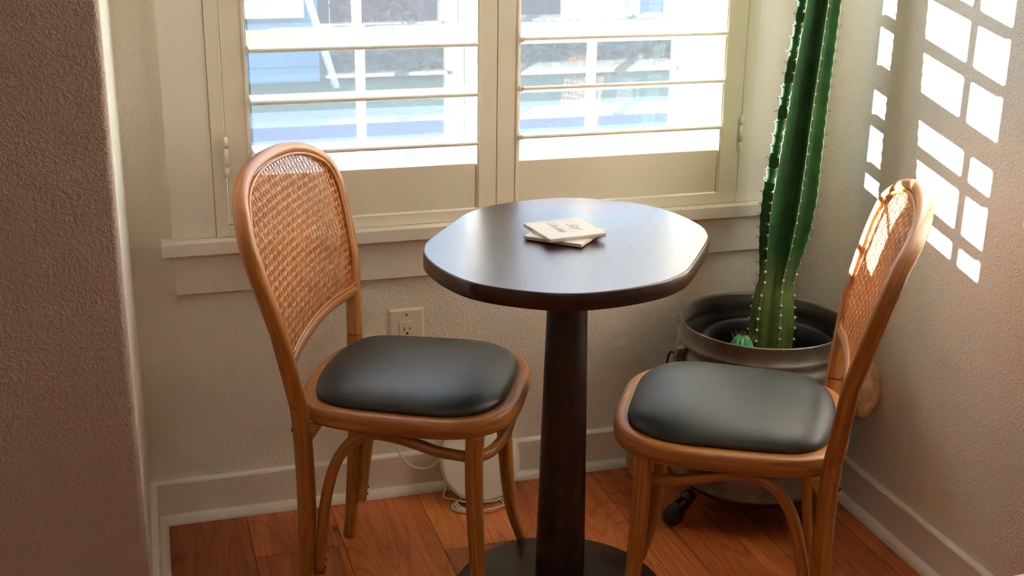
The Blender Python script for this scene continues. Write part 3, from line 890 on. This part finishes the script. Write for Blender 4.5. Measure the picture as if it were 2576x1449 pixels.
t = thing('galvanised_tub', 'round galvanised metal tub holding the cacti in the corner by the window', 'tub', (BX, BY, .0935))
zb = .0935
prof = [(0, .0945), (.178, .0945), (.182, .0935), (.1870, .096), (.1885, .100), (.1870, .104), (.1855, .110), (.1860, .128), (.1868, .135), (.1860, .142), (.1860, .30), (.1872, .365), (.1890, .372), (.1905, .380), (.1885, .388), (.1850, .393), (.1830, .398),
        (.1838, .4040), (.1852, .4085), (.1865, .4140), (.1850, .4170), (.1818, .4230), (.1812, .4330), (.1820, .4420), (.1832, .4500), (.1840, .4540), (.1830, .4565), (.1810, .4560), (.1800, .4500), (.1790, .4330), (.1800, .4180), (.1835, .4120), (.1815, .4000), (.1815, .392), (.1860, .382), (.1840, .372), (.1835, .30), (.1830, .11), (.178, .104), (0, .104)]
m = MB(); m.lathe([(r, z - zb) for r, z in prof], n=96); m.build('tub_body', GALV, t)
def ear(a, loop_pts, grip):
    dx, dy = math.cos(a), math.sin(a); tx, ty = -dy, dx
    def W(r, s, z): return Vector((dx * r + tx * s, dy * r + ty * s, z - zb))
    m = MB()
    # folded strap bracket
    for s0, s1 in ((-.011, .011),):
        m.add([tuple(W(*p_)) for p_ in ((.186, s0, .408), (.203, s0 * .8, .404), (.205, s0 * .8, .375), (.1895, s0, .352), (.186, s1, .408), (.203, s1 * .8, .404), (.205, s1 * .8, .375), (.1895, s1, .352))],
              [(0, 1, 5, 4), (1, 2, 6, 5), (2, 3, 7, 6), (0, 3, 2, 1), (4, 5, 6, 7)])
    e = m.build('handle_bracket', GALV, t, .0012)
    m = MB(); sp = spline([W(*p_) for p_ in loop_pts], 8); m.tube(sp, .0027, 10); hd = m.build('bail_handle', DARKMETAL, t)
    if grip:
        m = MB(); gp = spline([W(*p_) for p_ in grip], 6)
        k = len(gp); rr = [.028 * math.sin(PI * min(1, max(0.06, (i + .5) / k))) ** .45 for i in range(k)]
        m.sweep(gp, (.3, .2, .1), rr, rr, 20, u0=.2); m.build('grip', GRIP, hd)
ear(R_(178), [(.197, .013, .385), (.199, .030, .384), (.203, .040, .372), (.207, .040, .33), (.209, .03, .31), (.209, 0, .305), (.209, -.03, .31), (.207, -.040, .33), (.203, -.040, .372), (.199, -.030, .384), (.197, -.013, .385)], None)
ear(R_(-27), [(.198, .012, .385), (.203, .030, .392), (.212, .038, .380), (.222, .034, .365), (.226, .010, .362), (.224, -.015, .358)],
    [(.224, .010, .372), (.233, .004, .355), (.239, -.004, .330), (.239, -.014, .300), (.230, -.026, .272), (.222, -.034, .256)])

PX, PY = -.213, -.262
t = thing('grow_pot', 'black plastic nursery pot standing inside the galvanised tub', 'pot', (PX, PY, .1045))
pz = .1045
m = MB(); m.lathe([(r, z - pz) for r, z in [(0, .1045), (.105, .1045), (.118, .22), (.134, .385), (.1445, .387), (.1485, .392), (.1490, .398), (.1460, .402), (.1400, .402), (.1345, .396), (.1300, .375), (.1285, .368), (.1300, .362), (.126, .33), (.122, .30)]], n=80)
m.build('pot_wall', BLACKPL, t)
m = MB(); m.lathe([(.1275, .330 - pz), (.08, .334 - pz), (.03, .336 - pz), (0, .336 - pz)][::-1], n=64); m.build('soil', SOIL, t)

t = thing('column_cactus', 'tall green ribbed column cactus growing from the pot in the corner', 'cactus', (-.197, -.245, .336))
o_c = Vector((-.197, -.245, .336))
path = spline([(-.197, -.245, .318), (-.197, -.245, .40), (-.197, -.244, .47), (-.194, -.242, .53), (-.182, -.236, .62), (-.1675, -.228, .744), (-.152, -.225, .935), (-.139, -.230, 1.143), (-.126, -.235, 1.40), (-.117, -.240, 1.62), (-.112, -.242, 1.80)], 14)
wz = [.30, .38, .44, .50, .53, .56, .60, .66, .72, .80, .935, 1.04, 1.143, 1.4, 1.72, 1.78, 1.80]
wr = [.050, .0500, .0495, .0440, .0380, .0420, .0500, .0575, .0595, .0560, .0505, .0470, .0440, .042, .038, .024, .004]
NR = 6
def cactus_body(path, rfun, NR, rot, depth, o0, pitch=.026, seg=12, rough=.035, mat=CACTUS, name='stem', parent=None, twist=0):
    DD = [0, .03, .06, .09, .12, .16, .2, .27, .35, .5, .7]
    offs = [d for d in DD] + [1.0] + [2 - d for d in DD[:0:-1]]
    if parent == 'smooth': offs = [2.0 * q / seg for q in range(seg)]
    seg = len(offs); m = MB(); NT = NR * seg; vs = []; L = 0; ar = []
    prev = None
    for i, p in enumerate(path):
        if prev is not None: L += (p - prev).length
        prev = p
        T = (path[min(i + 1, len(path) - 1)] - path[max(i - 1, 0)]).normalized()
        X = Vector((1, 0, 0)); Y = T.cross(X).normalized(); X = Y.cross(T)
        R0, dp = rfun(p.z)
        for k in range(NT):
            th = 2 * PI / NR * (k // seg + offs[k % seg] / 2) + rot
            c = abs(math.cos(NR * (th - rot) / 2))   # 1 at the crest
            fr_ = ((th - rot) / (2 * PI) * NR) % 1.0; dd = 2 * min(fr_, 1 - fr_)
            bl = 0 if parent == 'smooth' else min(1, max(0, (p.z - .50) / .09))
            sh = interp(dd, [0, .06, .12, .2, .35, .6, 1], [0, .06, .42, .71, .875, .96, 1])
            pr = 1 - dp * (bl * sh + (1 - bl) * (1 - c ** 1.15))
            ph = (L / pitch + .5 * (int(round((th - rot) / (2 * PI) * NR)) % 2))
            notch = rough * (c ** 6) * math.cos(2 * PI * ph)
            r = R0 * (pr + notch)
            vs.append(tuple(p + X * (r * math.cos(th)) + Y * (-r * math.sin(th)) - o0))
    fs = []
    for i in range(len(path) - 1):
        for k in range(NT):
            l = (k + 1) % NT; fs.append((i * NT + k, (i) * NT + l, (i + 1) * NT + l, (i + 1) * NT + k)[::-1])
    m.add(vs, fs, None, True)
    return m
def fine(path, step):
    out_ = [path[0]]; acc = 0
    for a, b in zip(path[:-1], path[1:]):
        d = (b - a).length; n_ = max(1, int(d / step))
        for k in range(1, n_ + 1): out_.append(a.lerp(b, k / n_))
    return out_
pathf = fine(path, .0042)
def rf(z): return interp(z, wz, wr), interp(z, [.3, .47, .56, .7], [.12, .18, .46, .52])
mb = cactus_body(pathf, rf, NR, R_(36.6), .4, o_c, rough=.016)
# close top
b = len(mb.v); NTT = NR * 22
mb.f.append([b - NTT + k for k in range(NTT)]); mb.uv.append(None); mb.sm.append(True); mb.mi.append(0); mb.tone.append(.5)
stem_mb = mb
ma = MB(); ms = MB(); rnd = random.Random(3)
def ball(mb, c, r):
    mb.lathe([(r * math.cos(a) if abs(a) < 1.55 else 0, r * math.sin(a)) for a in [-PI / 2, -PI / 4, 0, PI / 4, PI / 2]], c, 8)
L = 0; prev = None; lastk = [-9] * NR
for i, p in enumerate(pathf):
    if prev is not None: L += (p - prev).length
    prev = p
    T = (pathf[min(i + 1, len(pathf) - 1)] - pathf[max(i - 1, 0)]).normalized()
    X = Vector((1, 0, 0)); Y = T.cross(X).normalized(); X = Y.cross(T)
    for k in range(NR):
        ph = L / .026 + .5 * (k % 2)
        if p.z < .345: lastk[k] = math.floor(ph); continue
        if math.floor(ph) != lastk[k]:
            lastk[k] = math.floor(ph)
            th = 2 * PI * k / NR + R_(36.6)
            D = X * math.cos(th) - Y * math.sin(th)
            c = p + D * (rf(p.z)[0] * 1.035) - o_c
            lowp = p.z < .56
            ball(ma, tuple(c), .0032 if lowp else .0018)
            for q in range(8):
                dv = (D + Vector((rnd.uniform(-1, 1), rnd.uniform(-1, 1), rnd.uniform(-1, 1))) * .95).normalized()
                e_ = c + dv * rnd.uniform(.004, .0095)
                ms.sweep([c, e_], (0.3, .5, 1), [.00042, .0001], [.00042, .0001], 4, caps=False)
off = len(stem_mb.v)
stem_mb.v += ma.v; stem_mb.f += [[off + i for i in f] for f in ma.f]; stem_mb.uv += ma.uv; stem_mb.sm += ma.sm; stem_mb.mi += [1] * len(ma.f); stem_mb.tone += ma.tone
for q in range(len(stem_mb.f)):
    if q < NTT * (len(pathf) - 1) and (q % NTT) % 22 in (0, 21): stem_mb.mi[q] = 2
stem_mb.build('stem', [CACTUS, AREOLE, CREST], t)
ms.build('spines', SPINE, t)['kind'] = 'stuff'

t = thing('cactus_pup', 'small bright green cactus beside the base of the tall column', 'cactus', (-.277, -.262, .336))
pp_ = [Vector((-.277, -.262, .330 + .0046 * k)) for k in range(20)]
def rp_(z):
    u = (z - .33) / .0874
    return .0325 * math.sqrt(max(0.02, 1 - max(0, (u - .35) / .66) ** 2)) , .22
mb = cactus_body(pp_, rp_, 9, 0, .2, Vector((-.277, -.262, .336)), pitch=.012, seg=8, rough=.03, parent='smooth')
mb.build('stem', PUP, t)
m = MB(); rnd = random.Random(5)
for k in range(60):
    a = rnd.uniform(0, 2 * PI); r = rnd.uniform(.0, .026); z = .4155 - .336 - r * r * 20
    c = Vector((r * math.cos(a), r * math.sin(a), z)); dv = Vector((math.cos(a) * .7 + rnd.uniform(-.4, .4), math.sin(a) * .7 + rnd.uniform(-.4, .4), .9)).normalized()
    m.sweep([c, c + dv * rnd.uniform(.008, .016)], (.3, .5, .1), [.0005, .0001], [.0005, .0001], 4, caps=False)
m.build('spines', SPINE, t)['kind'] = 'stuff'

# ------------------------------------------------------------------ round white device leaning on the baseboard, with its cord
dc = Vector((-.831, -.0785, .0925)); tl = math.atan2(.147, .076)
t = thing('round_device', 'flat round white device leaning on the baseboard beneath the window', 'device', dc)
Md = Matrix.Rotation(PI - 0, 4, 'Z') @ Matrix.Rotation(tl, 4, 'X')
Md = Matrix.Rotation(PI / 2 - (PI / 2 - tl), 4, 'X')
m = MB(); m.lathe([(0, .009), (.088, .009), (.0935, .007), (.0955, .003), (.0955, -.003), (.0935, -.007), (.088, -.009), (0, -.009)], n=72, M=Md)
m.build('housing', WHITEPL, t)
m = MB(); m.lathe([(.070, -.0092), (.070, -.013), (0, -.013)], n=48, M=Md); m.build('back_cover', WHITEPL, t)
t = thing('power_cord', 'thin white power cord looping from the outlet and coiled under the round device', 'cord', (-.9, -.1, .003))
o0 = Vector((-.9, -.1, .003))
m = MB(); rnd = random.Random(2)
cp = [(-.984, -.024, .366), (-.986, -.045, .33), (-1.01, -.055, .24), (-1.027, -.058, .17), (-1.021, -.058, .135), (-1.008, -.058, .110), (-.985, -.058, .087), (-.961, -.058, .079), (-.938, -.055, .082), (-.915, -.044, .096), (-.87, -.030, .135), (-.83, -.024, .153), (-.80, -.028, .148), (-.765, -.035, .115), (-.752, -.045, .05), (-.765, -.062, .004), (-.775, -.085, .0035)]
m.tube([p_ - o0 for p_ in spline(cp, 8)], .0022, 8)
coil = []
for k in range(0, 100):
    a = 2 * PI * k / 28 + 1.2
    rx, ry = .060 + .007 * math.sin(k * .19), .046 + .006 * math.cos(k * .23)
    coil.append(Vector((-.843 + rx * math.cos(a), -.124 + ry * math.sin(a) * .9, .0028 + .0030 * (k // 28))) - o0)
m.tube(coil, .0023, 8)
c2 = spline([(-.905, -.060, .030), (-.915, -.068, .006), (-.900, -.082, .004), (-.893, -.100, .010), (-.875, -.128, .016), (-.842, -.140, .018), (-.81, -.135, .014), (-.79, -.11, .006)], 8)
m.tube([p_ - o0 for p_ in c2], .0023, 8)
m.build('cable', WHITEPL, t)
m = MB(); m.box(-.098, -.070, .076, .0895, .352, .378); m.build('plug', WHITEPL, t, .003)

# ------------------------------------------------------------------ bench corner at lower right
t = thing('red_bench', 'dark red lacquered bench top just showing in the lower right corner', 'bench', (-.235, -1.52, 0))
m = MB(); m.box(-.178, .178, -.20, .20, .422, .449); m.build('bench_top', RED, t, .010, 4)
for x in (-.15, .15):
    for y in (-.17, .17):
        m = MB(); m.box(x - .018, x + .018, y - .018, y + .018, 0, .422); m.build('leg', RED, t, .003)

# ------------------------------------------------------------------ outdoors
GZ = -.60
m = MB(); m.box(-40, 40, .24, 60, GZ - .2, GZ); o = m.build('lawn', GRASS, None); tag(o, 'green lawn stretching outside beyond the window', 'lawn', kind='structure')
m = MB(); m.box(-40, 40, .30, 6.7, GZ, GZ + .01); o = m.build('driveway', CONC, None); tag(o, 'pale concrete drive outside directly below the window', 'driveway', kind='structure')
m = MB(); m.box(-40, 40, 6.7, 7.15, GZ, GZ + .012); o = m.build('road', ASPH, None); tag(o, 'grey asphalt strip outside beyond the concrete drive', 'road', kind='structure')
m = MB(); m.box(-40, 40, 7.15, 7.75, GZ, GZ + .02); o = m.build('kerb', CONC, None); tag(o, 'pale sidewalk outside along the lawn', 'sidewalk', kind='structure')
# blue house
t = thing('blue_house', 'blue sided house across the lawn seen through the left shutter', 'house', (-3.2, 11.3, GZ))
m = MB(); 
for k in range(28):
    z0 = k * .14; m.box(-3.4, 3.42, -2.02 + .0, 2.2, z0, z0 + .135); m.box(-3.4, 3.4, -1.99, 2.2, z0 + .135, z0 + .14)
m.build('siding', BLUE, t)
m = MB(); m.box(2.45, 3.18, -2.06, -1.99, .78, 2.1); f = m.build('window', DARKWIN, t)
m = MB(); m.box(2.35, 3.28, -2.14, -1.98, .60, .76); m.box(3.18, 3.26, -2.10, -1.98, .76, 2.2); m.build('window_trim', WHITEP, t, .01)
m = MB()
vs = [(-3.8, -2.5, 3.9), (3.9, -2.5, 3.9), (3.9, 2.6, 3.9), (-3.8, 2.6, 3.9), (-3.8, 0, 5.2), (3.9, 0, 5.2)]
m.add(vs, [(0, 1, 5, 4), (2, 3, 4, 5), (0, 4, 3), (1, 2, 5), (3, 2, 1, 0)]); m.build('roof', ROOF, t)
# leaning white pole
m = MB(); m.tube([Vector((0, 0, 0)), Vector((-.42, .05, 1.5)), Vector((-.62, .08, 2.2))], .035, 12)
o = m.build('leaning_pole', WHITEP, None); o.location = (.31, 8.9, GZ); tag(o, 'slim white pole leaning left outside in front of the blue house', 'pole')
# hedge
m = MB(); rnd = random.Random(11)
def blob_bush(m, cx, cy, cz, rx, ry, rz, nb, mi=0):
    for k in range(nb):
        a = rnd.uniform(0, 2 * PI); b_ = rnd.uniform(-.3, 1); r = rnd.uniform(.55, 1) ** .5
        c = Vector((cx + rx * r * math.cos(a) * math.sqrt(max(0, 1 - b_ * b_)), cy + ry * r * math.sin(a) * math.sqrt(max(0, 1 - b_ * b_)), cz + rz * b_))
        s_ = rnd.uniform(.05, .12)
        d1 = Vector((rnd.uniform(-1, 1), rnd.uniform(-1, 1), rnd.uniform(-1, 1))).normalized(); d2 = d1.orthogonal().normalized()
        d3 = d1.cross(d2)
        vs = [c + d1 * s_, c + d2 * s_ * .5, c - d1 * s_, c - d2 * s_ * .5, c + d3 * s_ * .15]
        m.add([tuple(v) for v in vs], [(0, 1, 4), (1, 2, 4), (2, 3, 4), (3, 0, 4), (3, 2, 1, 0)])
for k in range(26): blob_bush(m, .55 + k * .22, 9.35 + .1 * math.sin(k), .18, .26, .22, .30, 130)
o = m.build('hedge', HEDGE, None); o.location = (0, 0, GZ); tag(o, 'low dark green hedge outside along the foot of the fence', 'hedge', kind='stuff')
# brown fence
t = thing('board_fence', 'brown board fence behind the hedge outside the window', 'fence', (4.2, 13.2, GZ))
m = MB()
for k in range(22): m.box(-3.55 + k * .15, -3.55 + k * .15 + .142, -.02, .02, .04, 2.3)
m.build('boards', BROWN, t)
m = MB(); m.box(-3.55, -.25, .02, .07, .4, .5); m.box(-3.55, -.25, .02, .07, 1.8, 1.9); m.build('rails', BROWN, t)
# tree trunk
t = thing('garden_tree', 'grey tree trunk standing outside behind the hedge, seen through the left shutter', 'tree', (2.0, 11.0, GZ))
m = MB(); sp = spline([(0, 0, 0), (.03, .05, .8), (-.02, 0, 1.7), (.10, 0, 3.2)], 8); m.sweep(sp, (1, .1, .1), [.24 - .1 * i / len(sp) for i in range(len(sp))], [.24 - .1 * i / len(sp) for i in range(len(sp))], 18)
sp = spline([(0, 0, 1.0), (-.35, .05, 1.6), (-.8, .1, 2.6)], 8); m.sweep(sp, (1, .1, .1), .09, .09, 12)
m.build('trunk', BARK, t)
m = MB(); blob_bush(m, .1, 0, 4.2, 1.0, 1.0, 1.1, 900); m.build('crown', HEDGE, t)
m = MB(); blob_bush(m, 0, 0, .5, .45, .25, .7, 700); o = m.build('russet_shrub', RUST, None); o.location = (.95, 10.1, GZ); tag(o, 'russet leaved shrub outside beside the blue house', 'shrub')
# pale house right
t = thing('pale_house', 'pale blue white house outside seen through the right shutter', 'house', (8.2, 14.2, GZ))
m = MB()
for k in range(24):
    z0 = k * .15; m.box(-3.6, 3.5, -1.9, 2.0, z0, z0 + .145); m.box(-3.59, 3.49, -1.88, 2.0, z0 + .145, z0 + .15)
m.build('siding', PALEH, t)
m = MB(); m.box(-2.9, -2.3, -1.94, -1.88, .75, 2.0); m.build('window', DARKWIN, t)
m = MB(); m.box(-3.7, -3.55, -1.96, -1.85, 0, 3.6); m.build('corner_trim', WHITEP, t)
m = MB(); m.box(-1.3, -1.1, -1.96, -1.85, 0, 3.6); m.build('corner_trim', WHITEP, t)
m = MB(); vs = [(-4.0, -2.3, 3.6), (4.0, -2.3, 3.6), (4.0, 2.4, 3.6), (-4.0, 2.4, 3.6), (-4.0, 0, 4.8), (4.0, 0, 4.8)]
m.add(vs, [(0, 1, 5, 4), (2, 3, 4, 5), (0, 4, 3), (1, 2, 5), (3, 2, 1, 0)]); m.build('roof', ROOF, t)

# ------------------------------------------------------------------ light
W = bpy.data.worlds.new('World'); S.world = W; W.use_nodes = True
nt = W.node_tree; bg = nt.nodes['Background']
tc = nd(nt, 'ShaderNodeTexCoord'); sx = nd(nt, 'ShaderNodeSeparateXYZ'); lk(nt, tc.outputs['Generated'], sx.inputs['Vector'])
r = ramp(nt, [(.0, (.42, .40, .36)), (.49, (.60, .58, .54)), (.51, (.85, .86, .88)), (.58, (.45, .68, 1.0)), (1.0, (.30, .48, .88))])
mr = nd(nt, 'ShaderNodeMapRange'); mr.inputs[1].default_value = -1; mr.inputs[2].default_value = 1; lk(nt, sx.outputs['Z'], mr.inputs[0]); lk(nt, mr.outputs[0], r.inputs['Fac'])
lk(nt, r.outputs['Color'], bg.inputs['Color']); bg.inputs['Strength'].default_value = 9.5

sd = Vector((1, -.92, -.186)).normalized()
sun = bpy.data.lights.new('Sun', 'SUN'); sun.energy = 160; sun.angle = R_(.53); sun.color = (1.0, .975, .94)
so = bpy.data.objects.new('Sun', sun); link(so); so.location = (-8, 8, 3)
so.rotation_euler = sd.to_track_quat('-Z', 'Y').to_euler()

lp = bpy.data.lights.new('window_portal', 'AREA'); lp.shape = 'RECTANGLE'; lp.size = 1.2; lp.size_y = 1.5; lp.cycles.is_portal = True
lo = bpy.data.objects.new('window_portal', lp); link(lo); lo.location = (-.78, .26, 1.4); lo.rotation_euler = (-PI / 2, 0, 0)

rl = bpy.data.lights.new('warm_fill', 'AREA'); rl.shape = 'DISK'; rl.size = .9; rl.energy = 7; rl.color = (1.0, .88, .76)  # added warm fill for the room, unseen behind the camera, no fixture modelled
ro = bpy.data.objects.new('warm_fill', rl); link(ro); ro.location = (-1.9, -3.7, 2.55)

S.view_settings.view_transform = 'Standard'; S.view_settings.look = 'None'; S.view_settings.gamma = 1.0
S.view_settings.use_curve_mapping = False; S.view_settings.exposure = 0.82
S.cycles.use_denoising = True; S.cycles.max_bounces = 9; S.cycles.diffuse_bounces = 6; S.cycles.adaptive_threshold = .02; S.cycles.transparent_max_bounces = 16
S.cycles.caustics_reflective = False; S.cycles.caustics_refractive = False
